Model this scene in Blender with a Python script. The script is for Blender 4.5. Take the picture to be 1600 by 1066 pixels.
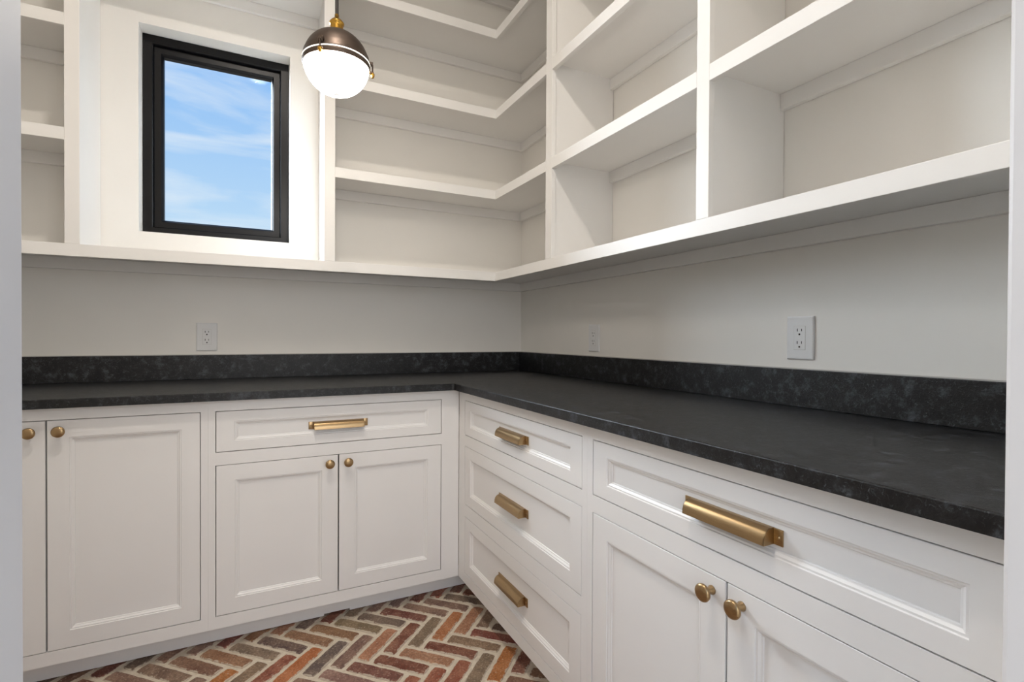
import bpy, bmesh, math, random
from mathutils import Vector, Matrix

for o in list(bpy.data.objects): bpy.data.objects.remove(o)
scene = bpy.context.scene
COL = scene.collection

# ------------------------------------------------------------------ camera
cam_d = bpy.data.cameras.new('camera'); cam = bpy.data.objects.new('camera', cam_d); COL.objects.link(cam)
YAW, PITCH, ROLL, FPX = -0.470152, -0.009005, 0.005233, 800.73
fw = Vector((-math.sin(YAW), math.cos(YAW), 0)); rt = Vector((math.cos(YAW), math.sin(YAW), 0)); up = Vector((0, 0, 1))
fw, up = math.cos(PITCH)*fw + math.sin(PITCH)*up, math.cos(PITCH)*up - math.sin(PITCH)*fw
rt, up = math.cos(ROLL)*rt + math.sin(ROLL)*up, math.cos(ROLL)*up - math.sin(ROLL)*rt
m = Matrix((rt, up, -fw)).transposed().to_4x4(); m.translation = Vector((-1.3718, -2.5861, 1.0690))
cam.matrix_world = m
cam_d.sensor_fit = 'HORIZONTAL'; cam_d.sensor_width = 36.0; cam_d.lens = FPX/1600*36.0
cam_d.clip_start = 0.01; cam_d.clip_end = 200
scene.camera = cam

# ------------------------------------------------------------------ node helpers
def mat(name):
    mt = bpy.data.materials.new(name); mt.use_nodes = True
    nt = mt.node_tree; nt.nodes.clear()
    out = nt.nodes.new('ShaderNodeOutputMaterial')
    return mt, nt, out
def N(nt, kind, **kw):
    n = nt.nodes.new('ShaderNode'+kind)
    for k, v in kw.items():
        if hasattr(n, k) and k not in n.inputs: setattr(n, k, v)
        else: n.inputs[k].default_value = v
    return n
def ramp(nt, fac, stops, interp='LINEAR'):
    r = nt.nodes.new('ShaderNodeValToRGB'); r.color_ramp.interpolation = interp
    e = r.color_ramp.elements
    while len(e) < len(stops): e.new(0.5)
    for el, (p, c) in zip(e, stops):
        el.position = p; el.color = (*c, 1) if len(c) == 3 else c
    nt.links.new(fac, r.inputs[0]); return r.outputs[0]
def mixc(nt, fac, a, b, mode='MIX'):
    n = nt.nodes.new('ShaderNodeMix'); n.data_type = 'RGBA'; n.blend_type = mode
    for sock, v in ((n.inputs[0], fac), (n.inputs[6], a), (n.inputs[7], b)):
        if hasattr(v, 'is_output'): nt.links.new(v, sock)
        elif isinstance(v, (int, float)): sock.default_value = v
        else: sock.default_value = (*v, 1)
    return n.outputs[2]
def srgb(r, g, b):
    f = lambda c: (c/255)/12.92 if c/255 <= .04045 else ((c/255+.055)/1.055)**2.4
    return (f(r), f(g), f(b))

# ------------------------------------------------------------------ world: blue sky with thin streaks of cloud
world = bpy.data.worlds.new('sky'); scene.world = world; world.use_nodes = True
wn = world.node_tree; wn.nodes.clear(); L = wn.links.new
wo = wn.nodes.new('ShaderNodeOutputWorld'); bg = wn.nodes.new('ShaderNodeBackground')
tc = wn.nodes.new('ShaderNodeTexCoord'); sep = wn.nodes.new('ShaderNodeSeparateXYZ'); L(tc.outputs['Generated'], sep.inputs[0])
sky = ramp(wn, sep.outputs['Z'], [(0.0, (.30, .28, .25)), (0.005, (.66, .82, .97)), (0.18, (.53, .75, .98)), (0.42, (.29, .55, .97)), (1.0, (.12, .32, .80))])
mp = N(wn, 'Mapping'); mp.inputs['Scale'].default_value = (2.2, 2.2, 13.0); mp.inputs['Rotation'].default_value = (0.10, 0.12, 0.0)
L(tc.outputs['Generated'], mp.inputs[0])
nz = N(wn, 'TexNoise', Scale=1.7, Detail=7.0, Roughness=0.55, Distortion=0.5); L(mp.outputs[0], nz.inputs['Vector'])
cl = ramp(wn, nz.outputs['Fac'], [(0.44, (0, 0, 0)), (0.74, (.7, .7, .7))])
up_mask = ramp(wn, sep.outputs['Z'], [(0.0, (0, 0, 0)), (0.03, (1, 1, 1))])
cm = mixc(wn, 1.0, cl, up_mask, 'MULTIPLY')
L(mixc(wn, cm, sky, (.90, .95, 1.0)), bg.inputs['Color'])
bg.inputs['Strength'].default_value = .90
L(bg.outputs[0], wo.inputs['Surface'])

# low hazy daylight from beyond the window, slanting in towards the right-hand wall
sun_d = bpy.data.lights.new('sun', 'SUN'); sun_d.energy = 34.0; sun_d.angle = math.radians(60); sun_d.color = (.80, .89, 1.0)
sun = bpy.data.objects.new('sun', sun_d); COL.objects.link(sun); sun.location = (-4, 4, 5)
az, el = math.radians(42), math.radians(18)
sun.rotation_euler = Vector((math.sin(az)*math.cos(el), -math.cos(az)*math.cos(el), -math.sin(el))).to_track_quat('-Z', 'Y').to_euler()

# unseen area light added as fill through the doorway, standing in for next-room daylight
nr_d = bpy.data.lights.new('next_room_fill', 'AREA'); nr_d.shape = 'RECTANGLE'; nr_d.size = 2.4; nr_d.size_y = 2.0; nr_d.color = (1.0, .97, .95)
nr = bpy.data.objects.new('next_room_fill', nr_d); COL.objects.link(nr); nr.location = (-1.3, -4.6, 1.5); nr.rotation_euler = (math.radians(90), 0, 0)

# ------------------------------------------------------------------ colour management
vs = scene.view_settings
vs.view_transform = 'Standard'; vs.look = 'None'; vs.gamma = 1.0; vs.use_curve_mapping = False
vs.exposure = 0.13
CAN_POWER = 18.0
GLOBE = 25.0
NEXT_ROOM = 46.0
nr_d.energy = NEXT_ROOM

# ------------------------------------------------------------------ materials
def paint(name, col, rough=.45, bump=.02):
    mt, nt, out = mat(name); b = N(nt, 'BsdfPrincipled', Roughness=rough)
    t = N(nt, 'TexCoord'); n1 = N(nt, 'TexNoise', Scale=2.5, Detail=3.0); nt.links.new(t.outputs['Object'], n1.inputs['Vector'])
    c = mixc(nt, ramp(nt, n1.outputs['Fac'], [(.35, (0, 0, 0)), (.65, (1, 1, 1))]), tuple(v*.985 for v in col), tuple(min(1, v*1.01) for v in col))
    nt.links.new(c, b.inputs['Base Color'])
    n2 = N(nt, 'TexNoise', Scale=140.0, Detail=3.0); nt.links.new(t.outputs['Object'], n2.inputs['Vector'])
    bp = N(nt, 'Bump', Strength=bump, Distance=.002); nt.links.new(n2.outputs['Fac'], bp.inputs['Height']); nt.links.new(bp.outputs[0], b.inputs['Normal'])
    nt.links.new(b.outputs[0], out.inputs[0]); return mt
M = {}
M['wall'] = paint('wall_paint', (.87, .845, .80), .6, .06)
M['trim'] = paint('trim_paint', (.865, .848, .822), .4)
M['cab'] = paint('cabinet_paint', (.83, .815, .80), .38)
M['ceil'] = paint('ceiling_paint', (.85, .84, .82), .7)
M['jamb'] = paint('jamb_paint', (.74, .715, .70), .45)
M['plastic'] = paint('outlet_plastic', (.80, .80, .80), .3, 0)

def plain(name, col, rough=.5, metal=0.0, noise=0.0, nscale=60.0, stretch=(1, 1, 1)):
    mt, nt, out = mat(name); b = N(nt, 'BsdfPrincipled', Roughness=rough, Metallic=metal); b.inputs['Base Color'].default_value = (*col, 1)
    if noise:
        t = N(nt, 'TexCoord'); mpp = N(nt, 'Mapping'); mpp.inputs['Scale'].default_value = stretch
        nt.links.new(t.outputs['Object'], mpp.inputs[0])
        n = N(nt, 'TexNoise', Scale=nscale, Detail=4.0); nt.links.new(mpp.outputs[0], n.inputs['Vector'])
        f = ramp(nt, n.outputs['Fac'], [(.3, (0, 0, 0)), (.7, (1, 1, 1))])
        nt.links.new(mixc(nt, f, tuple(v*(1-noise) for v in col), tuple(min(1, v*(1+noise)) for v in col)), b.inputs['Base Color'])
        r = nt.nodes.new('ShaderNodeMapRange'); r.inputs[3].default_value = rough*.85; r.inputs[4].default_value = min(1, rough*1.2)
        nt.links.new(n.outputs['Fac'], r.inputs[0]); nt.links.new(r.outputs[0], b.inputs['Roughness'])
    nt.links.new(b.outputs[0], out.inputs[0]); return mt
M['brass'] = plain('champagne_brass', srgb(170, 143, 106), .30, 1.0, .12, 40, (1, 30, 30))
M['gold'] = plain('polished_brass', srgb(196, 152, 70), .24, 1.0, .1)
M['bronze'] = plain('dark_bronze', srgb(92, 79, 70), .40, .75, .1, 30)
M['black'] = plain('black_window_finish', (.003, .003, .004), .33, 0, .1)
M['black'].node_tree.nodes['Principled BSDF'].inputs['Specular IOR Level'].default_value = .28
M['dark'] = plain('dark_slot', (.01, .01, .01), .8)
M['steel'] = plain('steel', (.55, .53, .5), .3, 1.0)
M['cord'] = plain('dark_cord', (.03, .025, .022), .6)
M['caulk'] = plain('pale_caulk', (.6, .58, .55), .6)

def stone():
    mt, nt, out = mat('black_leathered_granite'); b = N(nt, 'BsdfPrincipled', Roughness=.34)
    b.inputs['Specular IOR Level'].default_value = .42
    t = N(nt, 'TexCoord'); lk = nt.links.new
    n1 = N(nt, 'TexNoise', Scale=30.0, Detail=9.0, Roughness=.72); lk(t.outputs['Object'], n1.inputs['Vector'])
    n2 = N(nt, 'TexNoise', Scale=130.0, Detail=6.0, Roughness=.7, Distortion=1.2); lk(t.outputs['Object'], n2.inputs['Vector'])
    n3 = N(nt, 'TexNoise', Scale=6.0, Detail=3.0); lk(t.outputs['Object'], n3.inputs['Vector'])
    c1 = ramp(nt, n1.outputs['Fac'], [(.42, (.0015, .0015, .002)), (.53, (.007, .0073, .008)), (.66, (.052, .056, .065))])
    f2 = ramp(nt, n2.outputs['Fac'], [(.56, (0, 0, 0)), (.72, (.8, .8, .8))])
    c = mixc(nt, f2, c1, (.10, .106, .12))
    v = N(nt, 'TexVoronoi', Scale=26.0); lk(t.outputs['Object'], v.inputs['Vector'])
    sp = ramp(nt, v.outputs['Distance'], [(0.0, (1, 1, 1)), (.045, (0, 0, 0))])
    n4 = N(nt, 'TexNoise', Scale=5.0, Detail=1.0); lk(t.outputs['Object'], n4.inputs['Vector'])
    spm = mixc(nt, 1.0, sp, ramp(nt, n4.outputs['Fac'], [(.58, (0, 0, 0)), (.66, (1, 1, 1))]), 'MULTIPLY')
    c = mixc(nt, spm, c, (.30, .29, .27))
    lk(c, b.inputs['Base Color'])
    r = nt.nodes.new('ShaderNodeMapRange'); r.inputs[3].default_value = .26; r.inputs[4].default_value = .52
    lk(n1.outputs['Fac'], r.inputs[0]); lk(r.outputs[0], b.inputs['Roughness'])
    bp = N(nt, 'Bump', Strength=.45, Distance=.002); lk(n2.outputs['Fac'], bp.inputs['Height']); lk(bp.outputs[0], b.inputs['Normal'])
    lk(b.outputs[0], out.inputs[0]); return mt
M['stone'] = stone()

def brick_mat():
    mt, nt, out = mat('old_brick'); b = N(nt, 'BsdfPrincipled', Roughness=.72); lk = nt.links.new
    b.inputs['Specular IOR Level'].default_value = .35
    t = N(nt, 'TexCoord'); oi = N(nt, 'ObjectInfo')
    add = nt.nodes.new('ShaderNodeVectorMath'); add.operation = 'ADD'; lk(t.outputs['Object'], add.inputs[0])
    mul = nt.nodes.new('ShaderNodeVectorMath'); mul.operation = 'SCALE'; mul.inputs['Scale'].default_value = 37.0
    cmb = nt.nodes.new('ShaderNodeCombineXYZ')
    for i in range(3): lk(oi.outputs['Random'], cmb.inputs[i])
    lk(cmb.outputs[0], mul.inputs[0]); lk(mul.outputs[0], add.inputs[1]); vec = add.outputs[0]
    n1 = N(nt, 'TexNoise', Scale=16.0, Detail=5.0, Roughness=.6); lk(vec, n1.inputs['Vector'])
    n2 = N(nt, 'TexNoise', Scale=150.0, Detail=6.0, Roughness=.7); lk(vec, n2.inputs['Vector'])
    n3 = N(nt, 'TexNoise', Scale=34.0, Detail=6.0, Roughness=.75); lk(vec, n3.inputs['Vector'])
    dark = mixc(nt, 1.0, oi.outputs['Color'], (.58, .55, .55), 'MULTIPLY')
    lite = mixc(nt, .35, oi.outputs['Color'], (.42, .30, .20))
    c = mixc(nt, ramp(nt, n1.outputs['Fac'], [(.3, (0, 0, 0)), (.7, (1, 1, 1))]), dark, lite)
    c = mixc(nt, ramp(nt, n2.outputs['Fac'], [(.35, (.55, .55, .55)), (.5, (0, 0, 0))]), c, (.05, .04, .035))
    c = mixc(nt, ramp(nt, n2.outputs['Fac'], [(.57, (0, 0, 0)), (.68, (.75, .75, .75))]), c, (.55, .46, .37))
    c = mixc(nt, ramp(nt, n3.outputs['Fac'], [(.62, (0, 0, 0)), (.76, (.7, .7, .7))]), c, (.46, .39, .31))
    # mortar smeared over the worn edges
    sx = N(nt, 'SeparateXYZ'); lk(t.outputs['Object'], sx.inputs[0])
    def mth(op, a, b_):
        n = nt.nodes.new('ShaderNodeMath'); n.operation = op
        for i, v in enumerate((a, b_)):
            if hasattr(v, 'is_output'): lk(v, n.inputs[i])
            else: n.inputs[i].default_value = v
        return n.outputs[0]
    ex = mth('SUBTRACT', .0948, mth('ABSOLUTE', sx.outputs['X'], 0.0)); ey = mth('SUBTRACT', .0244, mth('ABSOLUTE', sx.outputs['Y'], 0.0))
    ed = mth('SUBTRACT', mth('MULTIPLY', mth('MINIMUM', ex, ey), 60.0), mth('MULTIPLY', mth('SUBTRACT', n3.outputs['Fac'], .42), 1.6))
    c = mixc(nt, ramp(nt, ed, [(.0, (.8, .8, .8)), (.09, (0, 0, 0))]), c, (.58, .50, .40))
    lk(c, b.inputs['Base Color'])
    bp = N(nt, 'Bump', Strength=.6, Distance=.002); lk(n2.outputs['Fac'], bp.inputs['Height']); lk(bp.outputs[0], b.inputs['Normal'])
    lk(b.outputs[0], out.inputs[0]); return mt
M['brick'] = brick_mat()

def mortar_mat():
    mt, nt, out = mat('sandy_mortar'); b = N(nt, 'BsdfPrincipled', Roughness=.9); lk = nt.links.new
    t = N(nt, 'TexCoord'); n = N(nt, 'TexNoise', Scale=60.0, Detail=6.0, Roughness=.7); lk(t.outputs['Object'], n.inputs['Vector'])
    lk(ramp(nt, n.outputs['Fac'], [(.3, (.56, .48, .37)), (.7, (.74, .66, .54))]), b.inputs['Base Color'])
    bp = N(nt, 'Bump', Strength=.5, Distance=.003); lk(n.outputs['Fac'], bp.inputs['Height']); lk(bp.outputs[0], b.inputs['Normal'])
    lk(b.outputs[0], out.inputs[0]); return mt
M['mortar'] = mortar_mat()

def glass_mat():
    mt, nt, out = mat('window_glass'); tr = N(nt, 'BsdfTransparent'); gl = N(nt, 'BsdfGlossy', Roughness=.02)
    fr = N(nt, 'Fresnel', IOR=1.05); mx = N(nt, 'MixShader')
    tr.inputs[0].default_value = (.97, .98, .98, 1)
    nt.links.new(fr.outputs[0], mx.inputs[0]); nt.links.new(tr.outputs[0], mx.inputs[1]); nt.links.new(gl.outputs[0], mx.inputs[2])
    nt.links.new(mx.outputs[0], out.inputs[0]); return mt
M['glass'] = glass_mat()

def globe_mat():
    # lit prismatic glass: bright prisms between thin dull ribs (rings and flutes)
    mt, nt, out = mat('lit_prismatic_glass'); lk = nt.links.new
    t = N(nt, 'TexCoord'); s = N(nt, 'SeparateXYZ'); lk(t.outputs['Object'], s.inputs[0])
    def mth(op, a, b=None):
        n = nt.nodes.new('ShaderNodeMath'); n.operation = op
        for i, v in enumerate((a, b)):
            if v is None: continue
            if hasattr(v, 'is_output'): lk(v, n.inputs[i])
            else: n.inputs[i].default_value = v
        return n.outputs[0]
    ang = mth('ARCTAN2', s.outputs['Y'], s.outputs['X'])
    f1 = mth('ABSOLUTE', mth('SINE', mth('MULTIPLY', ang, 36.0)))
    pol = mth('ARCSINE', mth('MAXIMUM', mth('MINIMUM', mth('DIVIDE', s.outputs['Z'], .0985), 1.0), -1.0))
    f2 = mth('ABSOLUTE', mth('SINE', mth('MULTIPLY', pol, 24.0)))
    ringm = ramp(nt, f2, [(.05, (1, 1, 1)), (.38, (0, 0, 0))])
    flut = ramp(nt, f1, [(.02, (.5, .5, .5)), (.30, (0, 0, 0))])
    rib = mixc(nt, 1.0, ringm, flut, 'LIGHTEN')
    e1 = N(nt, 'Emission', Strength=GLOBE); e1.inputs[0].default_value = (1.0, .91, .79, 1)
    e2 = N(nt, 'Emission', Strength=.78); e2.inputs[0].default_value = (1.0, .97, .93, 1)
    mx = N(nt, 'MixShader'); lk(rib, mx.inputs[0]); lk(e1.outputs[0], mx.inputs[1]); lk(e2.outputs[0], mx.inputs[2])
    lk(mx.outputs[0], out.inputs[0]); return mt
M['globe'] = globe_mat()
def emit(name, col, s):
    mt, nt, out = mat(name); e = N(nt, 'Emission', Strength=s); e.inputs[0].default_value = (*col, 1); nt.links.new(e.outputs[0], out.inputs[0]); return mt

# ------------------------------------------------------------------ mesh helpers
def finish(bm, name, material, smooth=False):
    me = bpy.data.meshes.new(name); bmesh.ops.recalc_face_normals(bm, faces=bm.faces[:]); bm.to_mesh(me); bm.free()
    me.materials.append(M[material] if isinstance(material, str) else material)
    if smooth:
        for p in me.polygons: p.use_smooth = True
    return me
def link(name, me, parent=None, loc=(0, 0, 0), rot=(0, 0, 0)):
    o = bpy.data.objects.new(name, me); COL.objects.link(o)
    o.parent = parent; o.location = loc; o.rotation_euler = rot; return o
def thing(name, label, cat, loc=(0, 0, 0), rz=0, group=None):
    o = bpy.data.objects.new(name, None); COL.objects.link(o); o.location = loc; o.rotation_euler = (0, 0, rz)
    o.empty_display_size = .05
    o['label'] = label; o['category'] = cat
    if group: o['group'] = group
    return o
def struct(name, me, label=None, loc=(0, 0, 0)):
    o = link(name, me, None, loc); o['kind'] = 'structure'
    if label: o['label'] = label
    return o
def bx(bm, x0, x1, y0, y1, z0, z1, bev=0.0):
    vs_ = [bm.verts.new((x, y, z)) for z in (z0, z1) for y in (y0, y1) for x in (x0, x1)]
    fs = [(0, 2, 3, 1), (4, 5, 7, 6), (0, 1, 5, 4), (2, 6, 7, 3), (0, 4, 6, 2), (1, 3, 7, 5)]
    faces = [bm.faces.new([vs_[i] for i in f]) for f in fs]
    if bev:
        es = list({e for f in faces for e in f.edges})
        bmesh.ops.bevel(bm, geom=es, offset=bev, segments=2, affect='EDGES', profile=.5)
def box(name, mtl, b, parent=None, bev=0.0, loc=(0, 0, 0)):
    bm = bmesh.new(); bx(bm, *b, bev=bev); return link(name, finish(bm, name, mtl), parent, loc)
def lathe(bm, prof, seg=32, axis='z', cap=True):
    rings = []
    for r, h in prof:
        ring = []
        for i in range(seg):
            a = 2*math.pi*i/seg; c, s = r*math.cos(a), r*math.sin(a)
            ring.append(bm.verts.new((c, s, h) if axis == 'z' else (c, -h, s)))
        rings.append(ring)
    for A, B in zip(rings, rings[1:]):
        for i in range(seg): bm.faces.new((A[i], A[(i+1) % seg], B[(i+1) % seg], B[i]))
    if cap:
        bm.faces.new(rings[0]); bm.faces.new(rings[-1])
def ring_faces(bm, loops):
    vv = [[bm.verts.new(p) for p in lp] for lp in loops]
    for A, B in zip(vv, vv[1:]):
        n = len(A)
        for i in range(n): bm.faces.new((A[i], A[(i+1) % n], B[(i+1) % n], B[i]))
    return vv

# ================================================================== SETTING
XL, YF, ZC = -2.37, -2.385, 3.10
WX0, WX1, WZ0, WZ1 = -1.787, -1.214, 1.496, 2.354      # window opening
bm = bmesh.new()
T = .17
bx(bm, XL-.1, WX0, 0, T, -.03, ZC); bx(bm, WX1, .1, 0, T, -.03, ZC)
bx(bm, WX0, WX1, 0, T, -.03, WZ0); bx(bm, WX0, WX1, 0, T, WZ1, ZC)
struct('wall_back', finish(bm, 'wall_back', 'wall'), 'off-white painted wall with the black window')
bm = bmesh.new(); bx(bm, 0, .1, YF-.115, 0, -.03, ZC); struct('wall_right', finish(bm, 'wall_right', 'wall'), 'off-white painted wall behind the long counter run')
bm = bmesh.new(); bx(bm, XL-.1, XL, YF-.115, 0, -.03, ZC); struct('wall_left', finish(bm, 'wall_left', 'wall'))
DX0, DX1, DH = -1.4331, -.7762, 2.06                  # clear doorway
bm = bmesh.new()
bx(bm, XL, DX0-.018, YF-.115, YF, -.03, ZC); bx(bm, DX1+.018, 0, YF-.115, YF, -.03, ZC); bx(bm, DX0-.018, DX1+.018, YF-.115, YF, DH+.018, ZC)
struct('wall_front', finish(bm, 'wall_front', 'wall'))
bm = bmesh.new(); bx(bm, XL-.1, .1, YF-.115, T, ZC, ZC+.1); struct('ceiling', finish(bm, 'ceiling', 'ceil'))
# door lining: three jamb boards, eased edges
def jamb(name, b): 
    bm = bmesh.new(); bx(bm, *b, bev=.004); return struct(name, finish(bm, name, 'jamb'), 'pale painted door jamb')
jamb('trim_1', (DX0-.0175, DX0, YF-.13, YF+.006, 0, DH)); jamb('trim_2', (DX1, DX1+.0175, YF-.13, YF+.006, 0, DH)); jamb('trim_3', (DX0-.0175, DX1+.0175, YF-.13, YF+.006, DH, DH+.0175))
# floor: mortar bed, bricks laid in 45 degree herringbone
bm = bmesh.new(); bx(bm, XL-.1, .1, -4.2, T, -.06, -.0045)
floor = struct('floor', finish(bm, 'floor', 'mortar'), 'old brick floor laid in a herringbone pattern with sandy joints')
rnd = random.Random(7)
def brick_mesh(i):
    r = random.Random(100+i); Lh, Wh = .0955, .0246
    pts = []
    def side(ax, ay, bx_, by_, n):
        for k in range(n):
            t = k/n; pts.append((ax+(bx_-ax)*t, ay+(by_-ay)*t))
    side(-Lh, -Wh, Lh, -Wh, 8); side(Lh, -Wh, Lh, Wh, 3); side(Lh, Wh, -Lh, Wh, 8); side(-Lh, Wh, -Lh, -Wh, 3)
    P_ = []
    for (x, y) in pts:
        corner = abs(abs(x)-Lh) < 1e-6 and abs(abs(y)-Wh) < 1e-6
        k = .003 if corner else 0
        x -= math.copysign(k+r.uniform(-.0004, .0022), x); y -= math.copysign(k*.8+r.uniform(-.0006, .0022), y)
        P_.append((x, y))
    bm = bmesh.new()
    loops = [[(x, y, -.02) for x, y in P_], [(x, y, -.0022) for x, y in P_], [(x*.972, y*.90, 0.0) for x, y in P_]]
    vv = ring_faces(bm, loops); bm.faces.new(vv[-1])
    return finish(bm, 'brick', 'brick')
BM = [brick_mesh(i) for i in range(12)]
BC = dict(G=(147, 117, 101), R=(130, 62, 46), O=(198, 122, 52), P=(190, 130, 100), T=(156, 118, 76), K=(112, 92, 86), B=(132, 90, 72), S=(158, 76, 50), D=(128, 102, 89))
rowU = {-9: 'O', -8: 'G', -7: 'S', -6: 'O', -5: 'K', -4: 'G', -3: 'P', -2: 'R', -1: 'G', 0: 'O', 1: 'P', 2: 'D', 3: 'K'}
rowD = {-13: 'R', -12: 'G', -11: 'G', -10: 'B', -9: 'T', -8: 'G', -7: 'K', -6: 'T', -5: 'T', -4: 'G', -3: 'D', -2: 'R', -1: 'G', 0: 'D', 1: 'D', 2: 'R'}
rowD2 = {-6: 'G', -5: 'G', -4: 'R', -3: 'R', -2: 'P', -1: 'R', 0: 'G', 1: 'R', 2: 'K'}
rowU2 = {-2: 'S', -1: 'S', 0: 'G', 1: 'O', 2: 'R', 3: 'K'}
known = {('U', 0): rowU, ('D', 0): rowD, ('D', -1): rowD2, ('U', -1): rowU2, ('D', -2): {1: 'B'}}
for k in range(-7, 3):
    for typ in 'UD':
        for j in range(-21, 4):
            X = -.7229+(.0426 if typ == 'D' else 0)+j*.0852; Y = -.80+(.144 if typ == 'D' else 0)+k*.288
            h = .07
            if X-h < XL+.005 or Y+h > -.44 or X+h > -.44 or Y-h < YF-.12: 
                if X+h > -.44 and X < -.5 and Y < -.44 and Y+h < -.4 and Y-h > YF: pass
                else: continue
            # keep inside the doorway beyond the room
            if Y-h < YF and (X-h < DX0-.05 or X+h > DX1+.05): continue
            c = known.get((typ, k), {}).get(j) or rnd.choice('GGRRDKTBSPO')
            col = srgb(*[max(0, min(255, v+rnd.uniform(-7, 7))) for v in BC[c]])
            o = link('brick', BM[rnd.randrange(12)], floor, (X, Y, rnd.uniform(-.0012, .0008)), (0, 0, math.radians(45 if typ == 'U' else -45)+rnd.uniform(-.012, .012)+(math.pi if rnd.random() < .5 else 0)))
            o.color = (*col, 1)

# window: black frame set back in the plaster opening
win = bpy.data.objects.new('window_1', None); COL.objects.link(win); win['kind'] = 'structure'; win['label'] = 'black framed fixed window in a deep white plaster opening'
win.location = ((WX0+WX1)/2, .08, WZ0)
ww, wh = WX1-WX0-.002, WZ1-WZ0-.002
def rect(x0, x1, z0, z1, y): return [(x0, y, z0), (x1, y, z0), (x1, y, z1), (x0, y, z1)]
def frame_mesh(name, w, z0, z1, prof, mtl):
    # prof: list of (inset, y)
    bm = bmesh.new()
    loops = [rect(-w/2+i, w/2-i, z0+i, z1-i, y) for i, y in prof]; loops.append(loops[0])
    vv = [[bm.verts.new(p) for p in lp] for lp in loops[:-1]]; vv.append(vv[0])
    for A, B in zip(vv, vv[1:]):
        for i in range(4): bm.faces.new((A[i], A[(i+1) % 4], B[(i+1) % 4], B[i]))
    return finish(bm, name, mtl)
fr = link('window_frame', frame_mesh('window_frame', ww, .001, wh+.001, [(0, .07), (0, .001), (.001, 0), (.033, 0), (.036, .003), (.036, .07)], 'black'), win)
sa = link('sash', frame_mesh('sash', ww-.074, .038, wh-.036, [(0, .06), (0, .022), (.002, .020), (.026, .020), (.034, .030), (.0355, .034), (.0355, .06)], 'black'), win)
bm = bmesh.new(); bx(bm, -ww/2+.069, ww/2-.069, .042, .046, .070, wh-.068); link('pane', finish(bm, 'pane', 'glass'), win)

# ================================================================== SHELVING
SD = .3087                                             # front plane of the shelf edges
LV = [1.3396, 1.7388, 2.1316, 2.5208, 2.912]           # underside of each edge strip
EH, BT = .0433, .0145
LP = (-1.9476, -1.9055); RP = (-1.1009, -1.057); SA = (-.8336, -.787); SB = (-1.6214, -1.5788)
sh = thing('shelving_unit', 'built-in white painted wall shelving wrapping the corner around the window', 'shelves', (0, 0, 1.3396))
Z0 = 1.3396
g = .0015
def sbox(name, b, parent, bev=0.0, mtl='trim'):
    x0, x1, y0, y1, z0, z1 = b
    return box(name, mtl, (x0, x1, y0, y1, z0-Z0, z1-Z0), parent, bev)
eb = .0012
for li, s in enumerate(LV):
    zb0, zb1 = s+EH-BT, s+EH
    over_niche = li in (0, 3, 4)
    # boards on the back wall
    if over_niche: spans = [(XL+g, -g)]
    else: spans = [(XL+g, LP[0]+.012), (RP[1]-.012, -g)]
    for (a, b) in spans:
        shf = sbox('shelf', (a, b, -SD+.018, -g, zb0, zb1), sh)
        if li == 0: segs = [(XL+g, -SD+.0002)]
        else: segs = [q for q in ((XL+g, LP[0]), (LP[1], RP[0]), (RP[1], -SD+.0002)) if q[0] >= a-.02 and q[1] <= b+.02]
        for q in segs: sbox('edge_strip', (q[0], q[1], -SD, -SD+.019, s, zb1), shf, eb)
        cs = [q for q in ((XL+g, LP[0]+.011), (LP[1]-.006, RP[0]+.010), (RP[1]-.011, -g)) if q[0] >= a-.02 and q[1] <= b+.02] if li else [(XL+g, -g)]
        for q in cs: sbox('cleat', (q[0], q[1], -.019, -g, s-.0165, zb0-.0002), shf, .001)
    # boards on the right wall
    shf = sbox('shelf', (-SD+.018, -g, YF+g, -SD+.018, zb0, zb1), sh)
    segs = [(YF+g, -SD)] if li == 0 else [(SA[1], -SD), (SB[1], SA[0]), (YF+g, SB[0])]
    for q in segs: sbox('edge_strip', (-SD, -SD+.019, q[0], q[1], s, zb1), shf, eb)
    cs = [(YF+g, -.0195)] if li == 0 else [(SA[1]-.006, -.0195), (SB[1]-.006, SA[0]+.006), (YF+g, SB[0]+.006)]
    for q in cs: sbox('cleat', (-.019, -g, q[0], q[1], s-.0165, zb0-.0002), shf, .001)
zt = LV[0]+EH
for (a, b, pa, pb) in ((*LP, LP[0]+.012, LP[1]-.006), (*RP, RP[0]+.010, RP[1]-.012)):
    u = sbox('upright', (pa, pb, -SD+.017, -g, zt, ZC-.002), sh); sbox('stile', (a, b, -SD, -SD+.019, zt, ZC-.002), u, eb)
for (a, b) in (SA, SB):
    u = sbox('upright', (-SD+.017, -g, a+.005, b-.017, zt, ZC-.002), sh); sbox('stile', (-SD, -SD+.019, a, b, zt, ZC-.002), u, eb)

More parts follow.
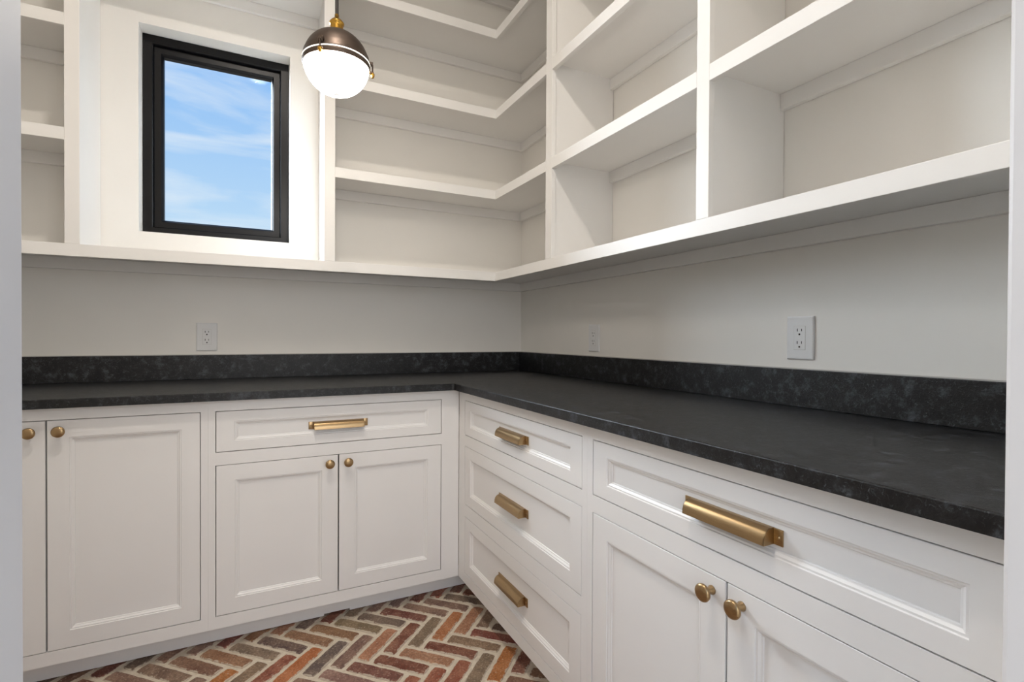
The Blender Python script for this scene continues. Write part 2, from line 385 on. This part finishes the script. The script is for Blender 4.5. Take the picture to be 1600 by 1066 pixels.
# ================================================================== BASE CABINETS
C, KR, ZK, ZT = .61, .075, .0795, .8502
KNOB = None; PULL = None
def knob_mesh():
    bm = bmesh.new()
    lathe(bm, [(.0085, 0), (.0085, .002), (.0062, .005), (.0058, .014), (.008, .0175), (.0135, .0195), (.0160, .0215), (.0166, .0245), (.0158, .0275), (.0125, .0296), (.006, .0306), (.0005, .0308)], 32, axis='y')
    return finish(bm, 'knob', 'brass', True)
def pull_mesh():
    bm = bmesh.new(); hl = .0885
    outer = [(.0005, .0135), (.007, .0135), (.0145, .0122), (.0205, .0085), (.0250, .0025), (.0272, -.005), (.0276, -.0135)]
    inner = [(.0256, -.0135), (.0252, -.0055), (.0232, .001), (.0192, .0065), (.0140, .0100), (.007, .0113), (.0005, .0113)]
    prof = outer+inner
    A = [bm.verts.new((-hl, -o_, z)) for o_, z in prof]; B = [bm.verts.new((hl, -o_, z)) for o_, z in prof]
    n = len(prof)
    for i in range(n): bm.faces.new((A[i], A[(i+1) % n], B[(i+1) % n], B[i]))
    # closed end cheeks
    for sgn in (-1, 1):
        x1 = sgn*hl; x0 = sgn*(hl-.002)
        lo = [(o_, z) for o_, z in outer]+[(.0005, -.0135)]
        P0 = [bm.verts.new((x0, -o_, z)) for o_, z in lo]; P1 = [bm.verts.new((x1, -o_, z)) for o_, z in lo]
        bm.faces.new(P0); bm.faces.new(P1)
        for i in range(len(lo)): bm.faces.new((P0[i], P0[(i+1) % len(lo)], P1[(i+1) % len(lo)], P1[i]))
        bx(bm, min(x1, x1+sgn*.0165), max(x1, x1+sgn*.0165), -.003, -.0002, -.0135, .0135, .0006)
        b2 = bmesh.new()
        # round screw head on the tab
        seg = 10; cx = x1+sgn*.0085
        r0 = [bm.verts.new((cx+.0032*math.cos(2*math.pi*i/seg), -.003, .0032*math.sin(2*math.pi*i/seg))) for i in range(seg)]
        r1 = [bm.verts.new((cx+.0018*math.cos(2*math.pi*i/seg), -.0046, .0018*math.sin(2*math.pi*i/seg))) for i in range(seg)]
        for i in range(seg): bm.faces.new((r0[i], r0[(i+1) % seg], r1[(i+1) % seg], r1[i]))
        bm.faces.new(r1); b2.free()
    bmesh.ops.remove_doubles(bm, verts=bm.verts[:], dist=1e-6)
    me = finish(bm, 'pull', 'brass', True); me.set_sharp_from_angle(angle=math.radians(34)); return me
KNOB = knob_mesh(); PULL = pull_mesh()
def front(kind, parent, x0, x1, z0, z1, sw, rw, knobx=None, knobz=None):
    """inset moulded door or drawer front; local face plane y=0 facing -y"""
    gp = .0022; w, h = x1-x0-2*gp, z1-z0-2*gp
    def rr(i, j, y): return [(i, y, j), (w-i, y, j), (w-i, y, h-j), (i, y, h-j)]
    bm = bmesh.new()
    pr = [(0, 0, .019), (0, 0, .0008), (.0008, .0008, 0), (sw, rw, 0), (sw+.0012, rw+.0012, .0028), (sw+.0045, rw+.0045, .0026), (sw+.0085, rw+.0085, .0062), (sw+.011, rw+.011, .0068), (sw+.0125, rw+.0125, .0095), (sw+.0125, rw+.0125, .019)]
    loops = [rr(*p) for p in pr]
    vv = [[bm.verts.new(p) for p in lp] for lp in loops]; vv.append(vv[0])
    for A, B in zip(vv, vv[1:]):
        for i in range(4): bm.faces.new((A[i], A[(i+1) % 4], B[(i+1) % 4], B[i]))
    d = link(kind, finish(bm, kind, 'cab'), parent, (x0+gp, .0003, z0+gp))
    i, j = sw+.0122, rw+.0122
    box('panel', 'cab', (i, w-i, .0092, .016, j, h-j), d)
    if kind == 'drawer':
        link('pull', PULL, d, (w/2, .0093, h/2-.001))
    elif knobx is not None:
        link('knob', KNOB, d, (knobx-x0-gp, 0, knobz-z0-gp))
    return d
def cabinet(label, loc, rz, w, openings, rails, cols, kick=(0, None), side_l=True, depth=C-.006, group=None, notch=None):
    """openings: list of (x0,x1,z0,z1); the face frame fills everything else. local x along the run, y into the cabinet"""
    t = thing('base_cabinet', label, 'cabinet', loc, rz)
    bm = bmesh.new()
    # face frame from explicit boxes
    for b in rails: bx(bm, b[0], b[1], 0, .019, b[2], b[3])
    link('face_frame', finish(bm, 'face_frame', 'cab'), t)
    bm = bmesh.new(); e = .016
    bx(bm, cols[0], cols[0]+e, .0195, depth, ZK, ZT-.001); bx(bm, cols[1]-e, cols[1], .0195, depth, ZK, ZT-.001)
    bx(bm, cols[0]+e, cols[1]-e, .0195, depth, ZK, ZK+e); bx(bm, cols[0]+e, cols[1]-e, depth-.006, depth, ZK+e, ZT-.001)
    link('carcass', finish(bm, 'carcass', 'cab'), t)
    k0, k1 = kick
    bm = bmesh.new()
    if notch:
        bx(bm, k0, notch[0], KR, KR+.018, .002, ZK-.0005); bx(bm, notch[0], notch[1], KR, KR+.018, .009, ZK-.0005); bx(bm, notch[1], k1, KR, KR+.018, .002, ZK-.0005)
    else: bx(bm, k0, k1, KR, KR+.018, .002, ZK-.0005)
    link('toe_kick', finish(bm, 'toe_kick', 'cab'), t)
    return t
DT, DB, MB, MT = .8128, .1202, .6731, .6303
SW, RW, DRW = .0515, .0515, .034
# back run, left: pair of full-height doors
X0 = XL+.002; X1 = -1.5005
o_ = lambda x: x-X0
ld0, ld1 = -1.9150, -1.5217; le0 = ld0-(ld1-ld0)
t = cabinet('white base cabinet with two tall doors and no drawer', (X0, -C, 0), 0, X1-X0, None,
    [(0, o_(le0), ZK, ZT), (o_(ld1), o_(X1), ZK, ZT), (o_(le0), o_(ld1), ZK, DB), (o_(le0), o_(ld1), DT, ZT)], (0, o_(X1)), (0, o_(X1)))
front('door', t, o_(le0), o_(ld0), DB, DT, SW, RW, o_(ld0)-.0335, .7795)
front('door', t, o_(ld0), o_(ld1), DB, DT, SW, RW, o_(ld0)+.0335, .7795)
# back run, next to the corner: one wide drawer over two doors
X0b, X1b = -1.5003, -.6115
o_ = lambda x: x-X0b
m0, m1, ms = -1.4798, -.6856, -1.0845
t = cabinet('white base cabinet with one wide drawer over two doors on the window wall', (X0b, -C, 0), 0, X1b-X0b, None,
    [(0, o_(m0), ZK, ZT), (o_(m1), o_(X1b), ZK, ZT), (o_(m0), o_(m1), ZK, DB), (o_(m0), o_(m1), DT, ZT), (o_(m0), o_(m1), MT, MB)], (0, o_(X1b)), (0, o_(-.5365)),
    notch=(o_(-1.1256), o_(-1.0309)))
front('drawer', t, o_(m0), o_(m1), MB, DT, .0535, DRW)
front('door', t, o_(m0), o_(ms), DB, MT, .056, RW, o_(ms)-.0325, .6005)
front('door', t, o_(ms), o_(m1), DB, MT, .056, RW, o_(ms)+.0325, .6005)
# right run from the corner: three drawers
R = -math.pi/2
Y0 = -.6102; q_ = lambda y: Y0-y
Y1 = -1.5143
r0, r1 = -.6751, -1.4914
t = cabinet('white base cabinet with a stack of three wide drawers', (-C, Y0, 0), R, Y0-Y1, None,
    [(0, q_(r0), ZK, ZT), (q_(r1), q_(Y1), ZK, ZT), (q_(r0), q_(r1), ZK, DB), (q_(r0), q_(r1), DT, ZT), (q_(r0), q_(r1), .63, MB), (q_(r0), q_(r1), .3477, .3953)], (0, q_(Y1)), (-.074, q_(Y1)))
front('drawer', t, q_(r0), q_(r1), MB, DT, .0535, DRW)
front('drawer', t, q_(r0), q_(r1), .3953, .63, .0535, .042)
front('drawer', t, q_(r0), q_(r1), DB, .3477, .0535, .042)
# right run by the doorway: one wide drawer over two doors
Y0c, Y1c = -1.5145, YF+.002
q_ = lambda y: Y0c-y
b0, b1, bs = -1.5368, -2.348, -1.9435
t = cabinet('white base cabinet with one wide drawer over two doors beside the doorway', (-C, Y0c, 0), R, Y0c-Y1c, None,
    [(0, q_(b0), ZK, ZT), (q_(b1), q_(Y1c), ZK, ZT), (q_(b0), q_(b1), ZK, DB), (q_(b0), q_(b1), DT, ZT), (q_(b0), q_(b1), MT, MB)], (0, q_(Y1c)), (0, q_(Y1c)))
front('drawer', t, q_(b0), q_(b1), MB, DT, .0535, DRW)
front('door', t, q_(b0), q_(bs), DB, MT, .056, RW, q_(bs)-.0325, .6005)
front('door', t, q_(bs), q_(b1), DB, MT, .056, RW, q_(bs)+.0325, .6005)

# ================================================================== WORKTOP
ct = thing('countertop', 'L-shaped black leathered granite worktop with low upstand on white cabinets', 'countertop', (0, 0, .8504))
HC, HB, TK, D = .8779, .9815, .0255, .6427
bm = bmesh.new(); e = .0025
pts = [(XL+.001, -.001), (-.001, -.001), (-.001, YF+.001), (-D, YF+.001), (-D, -D-.012), (-D-.0035, -D-.0035), (-D-.012, -D), (XL+.001, -D)]
def inset(pl, d):
    out = []
    n = len(pl)
    for i in range(n):
        p0, p1, p2 = (Vector(pl[i-1]), Vector(pl[i]), Vector(pl[(i+1) % n]))
        d1 = (p1-p0).normalized(); d2 = (p2-p1).normalized(); n1 = Vector((d1.y, -d1.x)); n2 = Vector((d2.y, -d2.x))
        bis = (n1+n2).normalized(); out.append(tuple(p1+bis*d/max(.3, bis.dot(n1))))
    return out
h = HC-.8504
ins = inset(pts, e)
loops = [[(x, y, 0.0) for x, y in pts], [(x, y, h-e) for x, y in pts], [(x*.3+a*.7-(x-a)*0, y*.3+b*.7, h-e*.3) for (x, y), (a, b) in zip(pts, ins)], [(a, b, h) for a, b in ins]]
loops[2] = [((x*.7+a*.3), (y*.7+b*.3), h-e*.3) for (x, y), (a, b) in zip(pts, ins)]
vv = ring_faces(bm, loops); bm.faces.new(vv[0]); bm.faces.new(vv[-1])
link('slab', finish(bm, 'slab', 'stone'), ct)
bk = box('upstand', 'stone', (XL+.001, -.001, -TK, -.001, h+.0003, HB-.8504), ct, .0012)
rk = box('upstand', 'stone', (-TK, -.001, YF+.001, -TK-.0006, h+.0003, HB-.8504), ct, .0012)
# pale caulk line where the upstand meets the wall paint
box('caulk_line', 'caulk', (XL+.001, -.0012, -.006, -.0012, HB-.8504, HB-.8504+.003), bk)
box('caulk_line', 'caulk', (-.006, -.0012, YF+.001, -.0062, HB-.8504, HB-.8504+.003), rk)

# ================================================================== OUTLETS
def outlet(label, loc, rz):
    t = thing('wall_outlet', label, 'outlet', loc, rz, 'wall outlets above the worktop')
    bm = bmesh.new(); w, h = .078, .1205
    lp = lambda i, y: [(-w/2+i, y, -h/2+i), (w/2-i, y, -h/2+i), (w/2-i, y, h/2-i), (-w/2+i, y, h/2-i)]
    vv = ring_faces(bm, [lp(0, -.0004), lp(0, -.004), lp(.0015, -.0058), lp(.004, -.0066)]); bm.faces.new(vv[0]); bm.faces.new(vv[-1])
    link('plate', finish(bm, 'plate', 'plastic'), t)
    bm = bmesh.new(); bx(bm, -.0170, .0170, -.0068, -.006, -.0337, .0337); 
    gap = link('gap_line', finish(bm, 'gap_line', M['caulk']), t)
    r = box('receptacle', 'plastic', (-.0163, .0163, -.0076, -.006, -.033, .033), t, .0006)
    bm = bmesh.new()
    for zc in (.0175, -.0175):
        bx(bm, -.0075, -.0052, -.0079, -.0072, zc+.0005, zc+.0085); bx(bm, .0052, .0072, -.0079, -.0072, zc+.001, zc+.008)
        seg = 10; cv = [bm.verts.new((.0028*math.cos(2*math.pi*i/seg), -.0079, zc-.0075+.0028*math.sin(2*math.pi*i/seg))) for i in range(seg)]; bm.faces.new(cv)
    link('socket_holes', finish(bm, 'socket_holes', 'dark'), r)
    return t
outlet('white wall outlet under the shelf below the window', (-1.5445, 0, 1.0603), 0)
outlet('white wall outlet near the corner above the worktop of the three-drawer cabinet', (0, -.7043, 1.0634), R)
outlet('white wall outlet nearer the doorway above the long worktop', (0, -1.6735, 1.0690), R)

# ================================================================== PENDANT LAMP
LX, LY, LZ, RR = -1.135, -.9, 1.921, .1
pl = thing('pendant_lamp', 'globe pendant lamp with dark bronze dome and lit ribbed glass bowl', 'lamp', (LX, LY, LZ))
def lat(name, mtl, prof, seg=48, parent=pl, smooth=True, cap=False):
    bm = bmesh.new(); lathe(bm, prof, seg, cap=cap); return link(name, finish(bm, name, mtl, smooth), parent)
dome = [(.1000, .004), (.1000, .010), (.0985, .0125), (.0975, .022)]
for i in range(1, 15):
    a = math.radians(14+i*(90-14-12)/14); dome.append((.0985*math.cos(a), .0985*math.sin(a)*.985))
dome += [(.0205, .0975), (.0195, .099), (.0005, .099)]
lat('dome', 'bronze', dome)
gl_ring = lat('glass_flange', emit('lit_glass_edge', (1.0, .94, .84), 2.2), [(.0985, .0005), (.1012, .0008), (.1012, .0038), (.0985, .0040)])
band = lat('rim_band', 'bronze', [(.0975, .0004), (.1008, .0002), (.1015, -.002), (.1012, -.011), (.1000, -.0135), (.0960, -.0135)])
prof = []
for i in range(0, 49):
    a = math.radians(-7-i*(83-.6)/48); r = .0985 + .0006*math.cos(i*math.pi)
    prof.append((max(.0006, r*math.cos(a)), r*math.sin(a)*1.01))
lat('glass_bowl', 'globe', prof, 72)
lat('socket_cap', 'gold', [(.0195, .0985), (.0200, .104), (.0190, .112), (.0190, .119), (.0222, .1205), (.0222, .124), (.0180, .130), (.0120, .136), (.0065, .139), (.0065, .150), (.0045, .152)])
lat('rod', 'cord', [(.0053, .151), (.0053, ZC-LZ-.022)], 16)
lat('canopy', 'bronze', [(.006, ZC-LZ-.030), (.030, ZC-LZ-.026), (.058, ZC-LZ-.012), (.060, ZC-LZ-.0005)], 32)
# three toggle latches around the rim
bm = bmesh.new()
bx(bm, .0960, .1100, -.0075, .0075, .0150, .0240, .0015)          # bracket on the dome
bx(bm, .1000, .1125, -.0065, .0065, -.0100, -.0060, .0010)        # slotted ear on the rim band
for sy in (-1, 1):
    bx(bm, .1080, .1100, sy*.0062-.0012, sy*.0062+.0012, .006, .020, .0004)
seg = 16
def vcyl(bm, x, rz):
    rings = [[bm.verts.new((x+r_*math.cos(2*math.pi*i/seg), r_*math.sin(2*math.pi*i/seg), z_)) for i in range(seg)] for r_, z_ in rz]
    for A, B in zip(rings, rings[1:]):
        for i in range(seg): bm.faces.new((A[i], A[(i+1) % seg], B[(i+1) % seg], B[i]))
    bm.faces.new(rings[0]); bm.faces.new(rings[-1])
vcyl(bm, .1095, [(.0022, .018), (.0022, -.011)])
latch = finish(bm, 'latch', 'bronze'); bm = bmesh.new()
vcyl(bm, .1095, [(.0040, -.0102), (.0066, -.0115), (.0066, -.0165), (.0058, -.0190), (.0045, -.0205), (.0045, -.0235), (.0020, -.0250)])
screw = finish(bm, 'thumb_screw', 'gold')
for k in range(3):
    a = math.radians(237+120*k)
    lt = link('latch', latch, pl, (0, 0, 0), (0, 0, a)); link('thumb_screw', screw, lt)

# ================================================================== RECESSED CEILING LIGHT
cx, cy = -1.32, -1.72
dl = thing('recessed_downlight', 'round recessed downlight in the middle of the pantry ceiling', 'ceiling light', (cx, cy, ZC))
bm = bmesh.new(); lathe(bm, [(.062, -.001), (.085, -.001), (.088, -.004), (.064, -.006)], 40, cap=False); link('trim_ring', finish(bm, 'trim_ring', 'ceil', True), dl)
bm = bmesh.new(); lathe(bm, [(.0625, -.0015), (.0620, -.0030), (.0005, -.0032)], 40, cap=False); link('lens', finish(bm, 'lens', emit('downlight_lens', (1, .92, .83), 3.0)), dl)
ld = bpy.data.lights.new('downlight_beam', 'AREA'); ld.shape = 'DISK'; ld.size = .12; ld.energy = CAN_POWER; ld.color = (1.0, .92, .83)
lo = bpy.data.objects.new('downlight_beam', ld); COL.objects.link(lo); lo.parent = dl; lo.location = (0, 0, -.008)
